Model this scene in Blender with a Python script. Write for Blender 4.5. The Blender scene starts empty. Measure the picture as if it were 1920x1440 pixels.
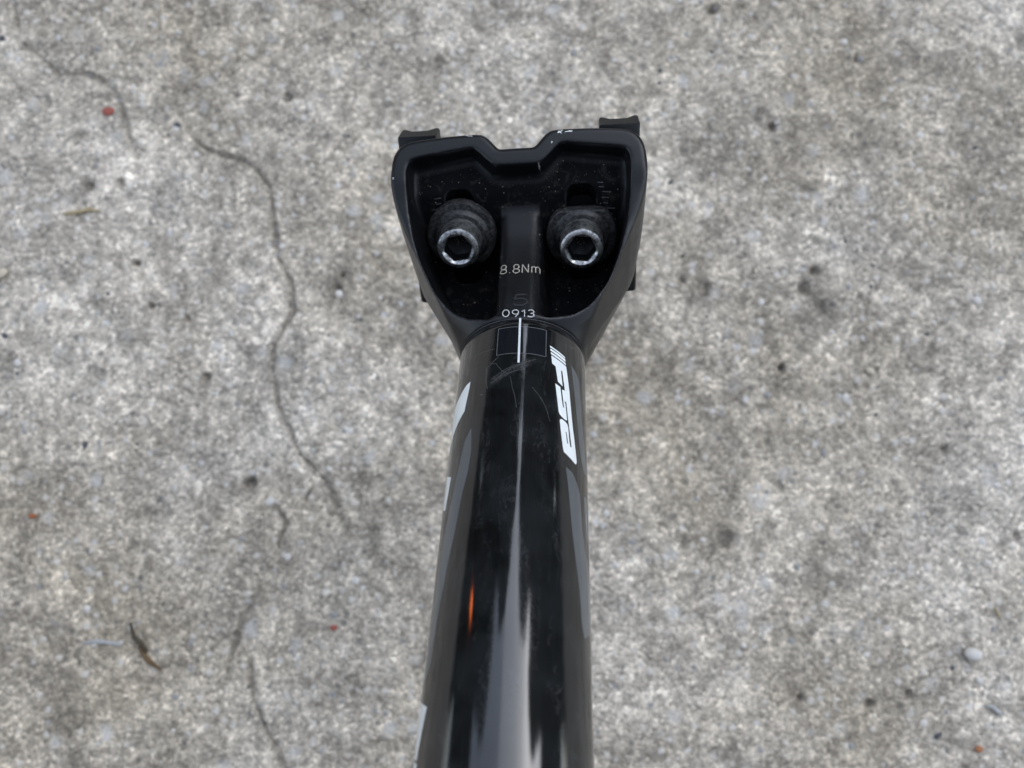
import bpy, bmesh, math, random
import numpy as np
from mathutils import Vector, Matrix
from mathutils.bvhtree import BVHTree
from mathutils.geometry import tessellate_polygon

random.seed(7)
rng = np.random.default_rng(11)
sc = bpy.context.scene
COL = sc.collection
R = math.radians

# ------------------------------------------------------------------ camera
TAU = R(6.0)            # the camera looks almost straight down, a little forward
CAM_H = 0.27            # metres above the concrete
cam_d = bpy.data.cameras.new("camera")
cam = bpy.data.objects.new("camera", cam_d)
COL.objects.link(cam)
cam.location = (0, 0, CAM_H)
cam.rotation_euler = (TAU, 0, 0)
cam_d.sensor_width = 36.0
cam_d.lens = 36.0 * 1380.0 / 1920.0
cam_d.clip_start = 0.005
cam_d.clip_end = 300.0
cam_d.dof.use_dof = True
cam_d.dof.focus_distance = 0.149
cam_d.dof.aperture_fstop = 15.5
sc.camera = cam

# ------------------------------------------------------------------ sky, sun, exposure
SUN_EL, SUN_AZ = R(34), R(40)      # azimuth from +Y, positive to +X
w = bpy.data.worlds.new("World")
sc.world = w
w.use_nodes = True
wn = w.node_tree
wn.nodes.clear()
sky = wn.nodes.new("ShaderNodeTexSky")
sky.sky_type = 'NISHITA'
sky.sun_disc = False
sky.sun_elevation = SUN_EL
sky.sun_rotation = SUN_AZ
sky.air_density = 1.0
sky.dust_density = 1.2
sky.ozone_density = 1.0
hsv = wn.nodes.new("ShaderNodeHueSaturation")   # an overcast sky is whiter than a clear one
hsv.inputs['Saturation'].default_value = 0.42
bg = wn.nodes.new("ShaderNodeBackground")
bg.inputs['Strength'].default_value = 0.15
wo = wn.nodes.new("ShaderNodeOutputWorld")
wn.links.new(sky.outputs[0], hsv.inputs['Color'])
tint = wn.nodes.new("ShaderNodeMix"); tint.data_type = 'RGBA'; tint.blend_type = 'MULTIPLY'
tint.inputs[0].default_value = 1.0
tint.inputs[7].default_value = (0.94, 0.985, 1.06, 1)      # the cool cast of a grey sky
wn.links.new(hsv.outputs[0], tint.inputs[6])
wn.links.new(tint.outputs[2], bg.inputs[0])
wn.links.new(bg.outputs[0], wo.inputs[0])
sun_d = bpy.data.lights.new("sun", 'SUN')
sun_d.energy = 0.36
sun_d.angle = R(75)
sun_d.color = (0.97, 0.985, 1.0)
sun = bpy.data.objects.new("sun", sun_d)
COL.objects.link(sun)
sdir = Vector((math.sin(SUN_AZ) * math.cos(SUN_EL), math.cos(SUN_AZ) * math.cos(SUN_EL), math.sin(SUN_EL)))
sun.rotation_euler = sdir.to_track_quat('Z', 'Y').to_euler()
sun.location = sdir * 5
sc.view_settings.view_transform = 'Standard'
sc.view_settings.look = 'None'
sc.view_settings.gamma = 1.0
sc.view_settings.exposure = 1.40
sc.view_settings.use_curve_mapping = False
sc.render.engine = 'CYCLES'
sc.cycles.use_denoising = True
sc.cycles.max_bounces = 6

# ------------------------------------------------------------------ helpers
def tag(o, label=None, cat=None, group=None, kind=None):
    if label: o['label'] = label
    if cat: o['category'] = cat
    if group: o['group'] = group
    if kind: o['kind'] = kind
    return o

def mesh_obj(name, verts, faces, mat=None, parent=None, smooth=True, scale=1.0):
    me = bpy.data.meshes.new(name)
    v = np.asarray(verts, dtype=np.float64) * scale
    me.from_pydata(v.tolist(), [], [tuple(int(i) for i in f) for f in faces])
    me.update()
    if smooth:
        me.polygons.foreach_set('use_smooth', [True] * len(me.polygons))
    o = bpy.data.objects.new(name, me)
    COL.objects.link(o)
    if mat: me.materials.append(mat)
    if parent: o.parent = parent
    return o

def quad_mesh(name, V, Q, mat=None, parent=None):
    """fast path for big quad meshes (numpy arrays)"""
    me = bpy.data.meshes.new(name)
    nv, nq = len(V), len(Q)
    me.vertices.add(nv); me.loops.add(nq * 4); me.polygons.add(nq)
    me.vertices.foreach_set('co', np.ascontiguousarray(V, dtype=np.float32).ravel())
    me.loops.foreach_set('vertex_index', np.ascontiguousarray(Q, dtype=np.int32).ravel())
    me.polygons.foreach_set('loop_start', np.arange(0, nq * 4, 4, dtype=np.int32))
    me.polygons.foreach_set('use_smooth', np.ones(nq, dtype=bool))
    me.update(calc_edges=True)
    me.validate()
    o = bpy.data.objects.new(name, me)
    COL.objects.link(o)
    if mat: me.materials.append(mat)
    if parent: o.parent = parent
    return o

class NT:
    """small node-tree builder"""
    def __init__(self, name):
        self.m = bpy.data.materials.new(name)
        self.m.use_nodes = True
        self.t = self.m.node_tree
        self.t.nodes.clear()
        self.out = self.t.nodes.new('ShaderNodeOutputMaterial')
        self.b = self.t.nodes.new('ShaderNodeBsdfPrincipled')
        self.t.links.new(self.b.outputs[0], self.out.inputs[0])
    def n(self, typ, **kw):
        nd = self.t.nodes.new(typ)
        for k, v in kw.items():
            setattr(nd, k, v)
        return nd
    def l(self, a, b): self.t.links.new(a, b)
    def coord(self, which='Object', scale=None):
        tc = self.n('ShaderNodeTexCoord')
        if scale is None: return tc.outputs[which]
        mp = self.n('ShaderNodeMapping')
        mp.inputs['Scale'].default_value = scale
        self.l(tc.outputs[which], mp.inputs[0])
        return mp.outputs[0]
    def noise(self, vec, scale, detail=4, rough=.55, dist=0.0):
        nd = self.n('ShaderNodeTexNoise')
        nd.inputs['Scale'].default_value = scale
        nd.inputs['Detail'].default_value = detail
        nd.inputs['Roughness'].default_value = rough
        nd.inputs['Distortion'].default_value = dist
        if vec is not None: self.l(vec, nd.inputs['Vector'])
        return nd
    def voro(self, vec, scale, feature='F1', rnd=1.0):
        nd = self.n('ShaderNodeTexVoronoi', feature=feature)
        nd.inputs['Scale'].default_value = scale
        nd.inputs['Randomness'].default_value = rnd
        if vec is not None: self.l(vec, nd.inputs['Vector'])
        return nd
    def ramp(self, fac, stops, interp='LINEAR'):
        nd = self.n('ShaderNodeValToRGB')
        cr = nd.color_ramp; cr.interpolation = interp
        while len(cr.elements) < len(stops): cr.elements.new(0.5)
        for e, (p, c) in zip(cr.elements, stops):
            e.position = p
            e.color = (c, c, c, 1) if isinstance(c, (int, float)) else (*c, 1)
        self.l(fac, nd.inputs[0])
        return nd.outputs[0]
    def math(self, op, a, b=None, clamp=False):
        nd = self.n('ShaderNodeMath', operation=op, use_clamp=clamp)
        for i, x in enumerate((a, b)):
            if x is None: continue
            if isinstance(x, (int, float)): nd.inputs[i].default_value = x
            else: self.l(x, nd.inputs[i])
        return nd.outputs[0]
    def mix(self, fac, a, b, blend='MIX'):
        nd = self.n('ShaderNodeMix', data_type='RGBA', blend_type=blend)
        for i, x in ((0, fac), (6, a), (7, b)):
            if isinstance(x, (int, float)):
                if i == 0: nd.inputs[0].default_value = x
                else: nd.inputs[i].default_value = (x, x, x, 1)
            elif isinstance(x, tuple): nd.inputs[i].default_value = (*x, 1)
            else: self.l(x, nd.inputs[i])
        return nd.outputs[2]
    def bump(self, hgt, strength, dist, prev=None):
        nd = self.n('ShaderNodeBump')
        nd.inputs['Strength'].default_value = strength
        nd.inputs['Distance'].default_value = dist
        self.l(hgt, nd.inputs['Height'])
        if prev is not None: self.l(prev, nd.inputs['Normal'])
        return nd.outputs[0]
    def set(self, **kw):
        for k, v in kw.items():
            k = k.replace('_', ' ')
            s = self.b.inputs[k]
            if isinstance(v, (int, float)): s.default_value = v
            elif isinstance(v, tuple): s.default_value = (*v, 1)
            else: self.l(v, s)
        return self.m

# ------------------------------------------------------------------ materials
def m_concrete():
    t = NT('concrete')
    co = t.coord('Object')
    warp = t.noise(co, 260, 3, .6)
    wv = t.n('ShaderNodeVectorMath', operation='SCALE'); wv.inputs['Scale'].default_value = .0016
    t.l(warp.outputs['Color'], wv.inputs[0])
    wa = t.n('ShaderNodeVectorMath', operation='ADD'); t.l(co, wa.inputs[0]); t.l(wv.outputs[0], wa.inputs[1])
    cw = wa.outputs[0]
    stain0 = t.noise(co, 9, 4, .6, .5)
    stain = t.n('ShaderNodeMapRange'); stain.inputs[1].default_value = .34; stain.inputs[2].default_value = .64; t.l(stain0.outputs[0], stain.inputs[0])
    patch = t.noise(co, 30, 5, .62, .3)
    clump = t.noise(co, 95, 4, .6)
    mid = t.noise(co, 230, 4, .62)
    fine = t.noise(co, 700, 3, .65)
    sand = t.voro(cw, 760)
    grit = t.voro(cw, 320)
    agg = t.voro(cw, 120)
    def cells(v):
        s = t.n('ShaderNodeSeparateColor'); t.l(v.outputs['Color'], s.inputs[0]); return s.outputs
    cs, cg, ca = cells(sand), cells(grit), cells(agg)
    c = t.mix(stain.outputs[0], (.424, .366, .278), (.588, .530, .442))
    for n, lo, hi, f in ((patch, .66, 1.34, 1.0), (clump, .68, 1.32, 1.0), (mid, .66, 1.34, .9), (fine, .6, 1.4, .85)):
        c = t.mix(f, c, t.ramp(n.outputs[0], [(.3, lo), (.5, 1.0), (.7, hi)]), 'MULTIPLY')
    c = t.mix(.78, c, t.ramp(cs[0], [(0.0, .62), (.5, .97), (.8, 1.18), (1.0, 1.7)]), 'MULTIPLY')
    pale = t.math('MULTIPLY', t.ramp(cg[0], [(.80, 0.0), (.86, 1.0)]), t.ramp(grit.outputs['Distance'], [(.22, 1.0), (.5, 0.0)]))
    c = t.mix(t.math('MULTIPLY', pale, .75), c, t.mix(cg[2], (.74, .68, .58), (.72, .72, .70)))
    dark = t.math('MULTIPLY', t.ramp(cg[1], [(.88, 0.0), (.92, 1.0)]), t.ramp(grit.outputs['Distance'], [(.2, 1.0), (.45, 0.0)]))
    c = t.mix(t.math('MULTIPLY', dark, .6), c, (.11, .11, .11))
    big = t.math('MULTIPLY', t.ramp(ca[0], [(.80, 0.0), (.95, 1.0)]), t.ramp(t.math('ADD', agg.outputs['Distance'], t.math('MULTIPLY', t.math('SUBTRACT', mid.outputs[0], .5), .8)), [(.12, 1.0), (.42, 0.0)]))
    c = t.mix(t.math('MULTIPLY', big, .6), c, (.70, .685, .64))
    at = t.n('ShaderNodeAttribute', attribute_name='dirt')
    brk = t.ramp(mid.outputs[0], [(.36, .35), (.56, 1.0)])
    c = t.mix(t.math('MULTIPLY', t.math('MULTIPLY', at.outputs['Fac'], brk), .9), c, (.105, .094, .078))
    h = t.math('ADD', t.math('MULTIPLY', fine.outputs[0], .5), t.math('MULTIPLY', sand.outputs['Distance'], -.6))
    h = t.math('ADD', h, t.math('MULTIPLY', grit.outputs['Distance'], -.6))
    return t.set(Base_Color=c, Roughness=.9, Specular_IOR_Level=.25, Normal=t.bump(h, .9, .0007))

def m_plain(name, col, rough=.6, noise_scale=800, var=.25, metallic=0.0, spec=.5, bump=0.0, coat=0.0):
    t = NT(name)
    co = t.coord('Object')
    nz = t.noise(co, noise_scale, 4, .6)
    c = t.mix(1.0, col, t.ramp(nz.outputs[0], [(.3, 1 - var), (.7, 1 + var)]), 'MULTIPLY')
    kw = dict(Base_Color=c, Roughness=rough, Metallic=metallic, Specular_IOR_Level=spec, Coat_Weight=coat)
    if bump: kw['Normal'] = t.bump(nz.outputs[0], bump, .0002)
    return t.set(**kw)

def m_head():
    """satin black paint on forged aluminium: fine orange peel, dust and painted-in shade in the pocket"""
    t = NT('satin_black_paint')
    co = t.coord('Object')
    grain = t.noise(co, 6500, 2, .5)
    smear = t.noise(co, 330, 5, .7, .6)
    sp = t.voro(co, 1500)
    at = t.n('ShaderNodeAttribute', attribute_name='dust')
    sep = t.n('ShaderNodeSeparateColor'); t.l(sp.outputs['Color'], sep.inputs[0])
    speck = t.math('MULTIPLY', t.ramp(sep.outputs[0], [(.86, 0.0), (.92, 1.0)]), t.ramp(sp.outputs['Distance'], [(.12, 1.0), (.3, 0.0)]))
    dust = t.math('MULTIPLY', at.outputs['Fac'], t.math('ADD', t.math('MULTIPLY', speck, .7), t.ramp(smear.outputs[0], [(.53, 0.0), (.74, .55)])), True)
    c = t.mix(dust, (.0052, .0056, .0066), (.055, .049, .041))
    spec = t.math('SUBTRACT', .38, t.math('MULTIPLY', at.outputs['Fac'], .355))  # gloss drops under the mask, painting shade into the pocket
    geo = t.n('ShaderNodeNewGeometry')
    wear_glint = t.math('MULTIPLY', t.ramp(geo.outputs['Pointiness'], [(.515, 0.0), (.56, 1.0)]), t.ramp(t.noise(co, 500, 4, .7).outputs[0], [(.42, 0.0), (.62, 1.0)]))
    c = t.mix(t.math('MULTIPLY', wear_glint, .55), c, (.06, .062, .068))  # pale worn edges that also paint a highlight along the bevels
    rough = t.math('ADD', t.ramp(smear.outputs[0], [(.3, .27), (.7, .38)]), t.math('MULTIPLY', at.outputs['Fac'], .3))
    return t.set(Base_Color=c, Roughness=rough, Specular_IOR_Level=spec, Normal=t.bump(grain.outputs[0], .12, .00008))

def m_tube():
    """clear-coated black carbon; UV = (degrees/100 round the tube, millimetres/100 along it)"""
    t = NT('gloss_black_carbon')
    tc = t.n('ShaderNodeTexCoord')
    uv = tc.outputs['UV']
    def stretched(sx, sy):
        mp = t.n('ShaderNodeMapping'); mp.inputs['Scale'].default_value = (sx, sy, 1); t.l(uv, mp.inputs[0]); return mp.outputs[0]
    streak = t.noise(stretched(60, 3.0), 1.0, 4, .6)
    swirl = t.noise(stretched(5, 9), 1.0, 6, .75, 2.2)
    cloud = t.noise(stretched(6, 8), 1.0, 4, .6, .5)
    grain = t.noise(tc.outputs['Object'], 5200, 2, .6)
    sep = t.n('ShaderNodeSeparateXYZ'); t.l(uv, sep.inputs[0])
    # scuff: a rubbed band running across the tube below the sticker
    X = t.math('MULTIPLY', sep.outputs[0], 100.0); Y = t.math('MULTIPLY', sep.outputs[1], 100.0)
    line = t.math('ADD', t.math('MULTIPLY', X, .145), -13.35)
    dd = t.math('ABSOLUTE', t.math('SUBTRACT', Y, line))
    inx = t.math('MULTIPLY', t.ramp(t.math('MULTIPLY', t.math('ADD', X, 24.0), 1 / 50.0), [(0.02, 0.0), (.15, 1.0), (.7, .7), (1.0, 0.0)]), 1.0)
    hatch = t.noise(stretched(40, 260), 1.0, 3, .7, .4)
    scuff = t.math('MULTIPLY', t.math('MULTIPLY', t.ramp(t.math('MULTIPLY', dd, .5), [(.25, 1.0), (.75, 0.0)]), inx), t.ramp(hatch.outputs[0], [(.35, .25), (.65, 1.0)]))
    hair = t.ramp(swirl.outputs[0], [(.485, 0.0), (.497, 1.0), (.503, 1.0), (.515, 0.0)])
    hair = t.math('MULTIPLY', hair, t.ramp(cloud.outputs[0], [(.46, 0.0), (.62, 1.0)]))
    c = t.mix(t.ramp(streak.outputs[0], [(.35, 0.0), (.75, .5)]), (.0035, .0038, .0044), (.0065, .0069, .0074))
    ply = t.n('ShaderNodeMapping'); ply.inputs['Rotation'].default_value = (0, 0, R(24)); ply.inputs['Scale'].default_value = (3.0, 16, 1); t.l(uv, ply.inputs[0])
    plyn = t.noise(ply.outputs[0], 1.0, 3, .5, .6)
    c = t.mix(t.ramp(plyn.outputs[0], [(.34, 0.0), (.68, .9)]), c, (.0150, .0162, .0172))
    c = t.mix(t.math('MULTIPLY', t.ramp(grain.outputs[0], [(.55, 0.0), (.72, 1.0)]), .35), c, (.022, .022, .023))
    c = t.mix(t.math('MULTIPLY', scuff, .3, True), c, (.11, .11, .115))
    c = t.mix(t.math('MULTIPLY', hair, .34, True), c, (.10, .10, .105))
    rough = t.math('ADD', t.ramp(cloud.outputs[0], [(.45, .055), (.8, .13)]), t.math('MULTIPLY', scuff, .3))
    rough = t.math('ADD', rough, t.math('MULTIPLY', hair, .08))
    fine = t.noise(stretched(170, 1.6), 1.0, 3, .6)
    wav = t.noise(stretched(14, 5), 1.0, 3, .5)
    cn = t.bump(fine.outputs[0], .07, .00006)
    cn = t.bump(wav.outputs[0], .03, .0006, cn)
    return t.set(Base_Color=c, Roughness=.4, Specular_IOR_Level=.03, Coat_Weight=1.0, Coat_Roughness=rough, Coat_IOR=1.64, Coat_Normal=cn)

def m_print(name, col, coat_rough=.06):
    t = NT(name)
    co = t.coord('Object')
    nz = t.noise(co, 300, 4, .6)
    c = t.mix(1.0, col, t.ramp(nz.outputs[0], [(.3, .94), (.7, 1.04)]), 'MULTIPLY')
    return t.set(Base_Color=c, Roughness=.45, Specular_IOR_Level=.05, Coat_Weight=1.0, Coat_Roughness=coat_rough, Coat_IOR=1.55)

def m_steel():
    t = NT('worn_steel')
    co = t.coord('Object')
    a = t.noise(co, 900, 5, .7, .8)
    b = t.noise(co, 3200, 3, .6)
    c = t.mix(t.ramp(a.outputs[0], [(.33, 0.0), (.55, 1.0)]), (.10, .105, .11), (.68, .69, .67))
    r = t.ramp(b.outputs[0], [(.3, .24), (.7, .48)])
    return t.set(Base_Color=c, Metallic=1.0, Roughness=r, Normal=t.bump(a.outputs[0], .35, .00015))

def m_washer():
    t = NT('scuffed_black_anodise')
    co = t.coord('Object')
    a = t.noise(co, 1500, 4, .65, .6)
    c = t.mix(t.ramp(a.outputs[0], [(.44, 0.0), (.74, 1.0)]), (.014, .0145, .016), (.085, .084, .078))
    return t.set(Base_Color=c, Metallic=.25, Roughness=t.ramp(a.outputs[0], [(.35, .36), (.7, .6)]), Normal=t.bump(a.outputs[0], .12, .00006))

def m_foliage():
    t = NT('dark_foliage')
    oi = t.n('ShaderNodeTexCoord')
    nz = t.noise(oi.outputs['Object'], 2.2, 3, .6)
    c = t.mix(nz.outputs[0], (.018, .030, .012), (.055, .085, .03))
    return t.set(Base_Color=c, Roughness=.6)

def m_amber():
    t = NT('amber_glow')
    nz = t.noise(t.coord('Object'), 9, 3, .5)
    c = t.mix(nz.outputs[0], (1.0, .13, .02), (1.0, .26, .05))
    return t.set(Base_Color=(.4, .12, .03), Emission_Color=c, Emission_Strength=9.0, Roughness=.4)

MAT = dict(
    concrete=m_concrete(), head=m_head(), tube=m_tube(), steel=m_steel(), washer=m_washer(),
    white=m_print('white_print', (.86, .90, .88)), grey=m_print('grey_print', (.095, .105, .112)),
    socket=m_plain('dark_socket_steel', (.030, .032, .034), .45, 2500, .5, metallic=.8),
    amber=m_amber(),
    post=m_plain('lamp_post_paint', (.03, .03, .03), .5, 30, .2),
    cast=m_plain('cast_mark', (.015, .016, .018), .5, 900, .3),
    etch=m_plain('etched_letters', (.44, .40, .33), .6, 2500, .6),
    print=m_plain('date_print', (.58, .59, .58), .5, 2500, .25),
    ink=m_plain('white_ink', (.78, .80, .80), .5, 2500, .08),
    film=m_print('sticker_film', (.009, .0105, .0135), .05),
    filmedge=m_plain('sticker_edge', (.13, .135, .14), .4, 2000, .3),
    seam=m_plain('seam_line', (.075, .078, .082), .4, 1500, .4),
    scratch=m_plain('bare_scratch', (.10, .10, .098), .5, 3000, .5),
    alu=m_plain('bare_aluminium', (.80, .80, .78), .35, 4000, .25, metallic=.6),
    cradle=m_plain('black_anodised_clamp', (.007, .0075, .0085), .45, 900, .3, spec=.22, bump=.1),
    dust=m_plain('dust_grains', (.20, .17, .13), .9, 4000, .5),
    pebw=m_plain('white_quartz', (.72, .69, .63), .55, 500, .12, bump=.3),
    pebc=m_plain('cream_stone', (.62, .55, .42), .6, 500, .15, bump=.3),
    pebg=m_plain('grey_stone', (.34, .335, .32), .7, 500, .2, bump=.3),
    pebd=m_plain('dark_stone', (.09, .092, .097), .6, 500, .2, bump=.3),
    red=m_plain('red_paint_flake', (.36, .10, .07), .6, 700, .3),
    orange=m_plain('orange_grit', (.42, .18, .08), .6, 700, .3),
    rust=m_plain('rust_grit', (.36, .13, .05), .7, 700, .3),
    twig=m_plain('dry_bark', (.15, .095, .045), .8, 500, .35, bump=.4),
    twigd=m_plain('dark_stem', (.075, .06, .038), .8, 500, .35, bump=.4),
    straw=m_plain('dry_straw', (.45, .36, .20), .7, 500, .2),
    shred=m_plain('pale_plastic', (.52, .53, .52), .4, 500, .1),
    fibre=m_plain('pale_fibre', (.46, .46, .45), .7, 900, .15),
    bark=m_plain('tree_bark', (.07, .05, .035), .9, 12, .3),
    foliage=m_foliage(),
    blocker_dark=m_plain('dark_blocker', (.030, .025, .022), .7, 6, .3),
)

# ------------------------------------------------------------------ the concrete ground
CR = {'c1': [(-0.1957, 0.1857), (-0.1946, 0.1791), (-0.193, 0.1702), (-0.1892, 0.1615), (-0.1794, 0.1527), (-0.175, 0.1488), (-0.1658, 0.1495), (-0.1594, 0.1467), (-0.1541, 0.143), (-0.1518, 0.1398), (-0.1499, 0.1355), (-0.1469, 0.1248), (-0.1434, 0.1174)], 'c2': [(-0.1291, 0.1366), (-0.1246, 0.128), (-0.1213, 0.1216), (-0.116, 0.1184), (-0.1098, 0.1159), (-0.1026, 0.1142), (-0.0963, 0.1089), (-0.0921, 0.1037), (-0.0907, 0.0933), (-0.0895, 0.085), (-0.0882, 0.0767), (-0.085, 0.0706), (-0.0822, 0.0645), (-0.0825, 0.0544), (-0.0853, 0.0493), (-0.088, 0.0433), (-0.0888, 0.0363), (-0.087, 0.0244), (-0.0852, 0.0175), (-0.0821, 0.0126), (-0.0779, 0.0029), (-0.0739, -0.001), (-0.0699, -0.0048), (-0.0667, -0.0087), (-0.0614, -0.0205), (-0.0577, -0.0277)], 'c3': [(-0.0727, -0.0091), (-0.0751, -0.0135), (-0.0763, -0.0173)], 'c4': [(-0.0861, -0.0154), (-0.0848, -0.0173), (-0.0814, -0.0221), (-0.0832, -0.0259), (-0.0844, -0.0296), (-0.0842, -0.0374), (-0.0881, -0.0449), (-0.094, -0.051), (-0.0966, -0.0577), (-0.0996, -0.0678), (-0.1011, -0.0742)], 'c5': [(-0.0937, -0.0697), (-0.0926, -0.0731), (-0.0915, -0.0831), (-0.0878, -0.0923), (-0.0842, -0.0988), (-0.0798, -0.1066), (-0.0771, -0.1155)], 'c6': [(-0.0971, -0.0887), (-0.0962, -0.0927), (-0.0951, -0.0974)], 'c7': [(-0.107, 0.1314), (-0.1051, 0.1259), (-0.1035, 0.1216)], 'c8': [(0.1058, 0.0185), (0.1112, 0.0068), (0.1157, -0.001)]}
PITS = [(-0.0861, 0.1387, 0.00176), (-0.1132, 0.0308, 0.00196), (-0.1411, 0.0743, 0.00176), (-0.064, 0.0696, 0.00157), (0.1159, 0.0568, 0.0047), (0.1091, 0.0649, 0.00255), (0.0714, 0.0645, 0.00333), (0.077, -0.0277, 0.00333), (-0.161, 0.1047, 0.00274), (-0.1489, 0.1054, 0.00235), (0.0779, 0.1751, 0.00176), (0.1331, 0.1549, 0.00196), (0.1001, 0.1269, 0.00176), (-0.1347, 0.0578, 0.00118), (-0.1211, 0.0527, 0.00137), (0.113, 0.0706, 0.00196), (0.1579, 0.0043, 0.00196), (0.1264, -0.0851, 0.00216), (0.1017, -0.0833, 0.00137), (0.14, -0.0815, 0.00137), (0.182, -0.0268, 0.00176), (-0.0951, -0.0077, 0.00274), (-0.0658, 0.0645, 0.00157), (0.0639, 0.0675, 0.00157), (0.0996, 0.0343, 0.00118)]
STAINS = [(0.1139, 0.06, 0.01176, 0.8), (0.0714, 0.0645, 0.00706, 0.7), (0.077, -0.0277, 0.00666, 0.7), (-0.1549, 0.1047, 0.0098, 0.35), (-0.0639, 0.0675, 0.00902, 0.55), (0.1041, 0.1248, 0.01764, 0.2), (-0.0899, -0.0959, 0.01176, 0.25), (0.1234, 0.1462, 0.01176, 0.2), (-0.0518, 0.0604, 0.01176, 0.25), (-0.1226, 0.001, 0.01372, 0.22), (0.1596, 0.001, 0.01176, 0.25), (-0.0893, 0.11, 0.00784, 0.3)]
PEB = [(-0.1908, 0.0692, 0.00314, 'cream'), (-0.0875, -0.0144, 0.00255, 'w'), (0.1629, -0.068, 0.00314, 'w'), (0.0058, 0.1641, 0.00176, 'cream'), (-0.1071, 0.1654, 0.00137, 'w'), (-0.1686, 0.1729, 0.00137, 'cream'), (0.1316, 0.0329, 0.00196, 'cream'), (0.1736, 0.0598, 0.00274, 'w'), (0.0687, -0.0281, 0.00176, 'w'), (0.1693, -0.0287, 0.00294, 'w'), (0.1286, -0.0264, 0.00157, 'cream'), (0.1425, -0.0434, 0.00176, 'cream'), (0.0825, -0.0654, 0.00118, 'w'), (0.126, -0.0684, 0.00137, 'w'), (0.1449, -0.0916, 0.00176, 'w'), (0.161, 0.1121, 0.00157, 'cream'), (0.1589, 0.1387, 0.00137, 'w'), (0.0779, 0.0564, 0.00157, 'cream'), (0.088, -0.0037, 0.00137, 'cream'), (-0.1458, 0.143, 0.00176, 'w'), (0.1222, -0.0194, 0.00157, 'cream'), (-0.109, 0.025, 0.00137, 'w'), (-0.1614, 0.023, 0.00137, 'w'), (0.156, 0.1237, 0.00176, 'w'), (0.1506, -0.0192, 0.00137, 'cream'), (0.1227, 0.0234, 0.00176, 'w'), (0.1074, 0.0185, 0.00176, 'w'), (0.1804, -0.0077, 0.00196, 'w'), (0.1765, -0.0087, 0.00176, 'w'), (-0.0661, 0.0126, 0.00137, 'cream'), (-0.0776, 0.0564, 0.00157, 'cream'), (-0.0648, 0.0624, 0.00196, 'w'), (-0.148, -0.0641, 0.00176, 'w'), (0.1207, -0.0202, 0.00216, 'cream'), (0.1102, -0.0154, 0.00157, 'cream'), (-0.119, -0.0941, 0.00137, 'w'), (-0.1394, -0.0641, 0.00137, 'w'), (-0.0806, -0.0344, 0.00137, 'w'), (-0.0535, -0.0452, 0.00118, 'w'), (-0.1286, 0.1269, 0.00118, 'w'), (0.0719, 0.0304, 0.00118, 'w'), (0.0623, 0.001, 0.00137, 'w'), (0.0672, 0.0029, 0.00118, 'cream'), (-0.1438, 0.0146, 0.00118, 'w'), (0.0947, -0.0923, 0.00118, 'w'), (0.1474, 0.0974, 0.00137, 'w')]
LOOSE = {'cream': (-0.1908, 0.0692), 'red': (-0.1545, 0.1333), 'twig1': (-0.1351, -0.0568), 'twig2': (-0.1304, -0.066), 'twig3': (-0.1252, -0.0724), 'white': (0.1629, -0.068), 'shred1': (0.1665, -0.0855), 'shred2': (0.1728, -0.0887), 'orange': (0.1638, -0.1004), 'redc': (-0.0633, -0.059), 'seed': (0.1316, 0.0329), 'tan': (0.0058, 0.1641), 'rust': (-0.1734, -0.0198), 'straw1': (0.172, -0.0518), 'straw2': (0.174, -0.0558), 'fib1': (-0.1518, -0.0641), 'fib2': (-0.1389, -0.0645), 'br1': (-0.1694, 0.0928), 'br2': (-0.1553, 0.0939)}

def value_noise(nx, ny, cell, seed):
    g = np.random.default_rng(seed)
    gx, gy = int(nx / cell) + 3, int(ny / cell) + 3
    a = g.random((gx, gy))
    x = np.arange(nx) / cell; y = np.arange(ny) / cell
    xi = x.astype(int); yi = y.astype(int)
    fx = x - xi; fy = y - yi
    fx = (fx * fx * (3 - 2 * fx))[:, None]; fy = (fy * fy * (3 - 2 * fy))[None, :]
    A = a[np.ix_(xi, yi)]; B = a[np.ix_(xi + 1, yi)]; C = a[np.ix_(xi, yi + 1)]; D = a[np.ix_(xi + 1, yi + 1)]
    return (A * (1 - fx) + B * fx) * (1 - fy) + (C * (1 - fx) + D * fx) * fy - .5

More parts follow.
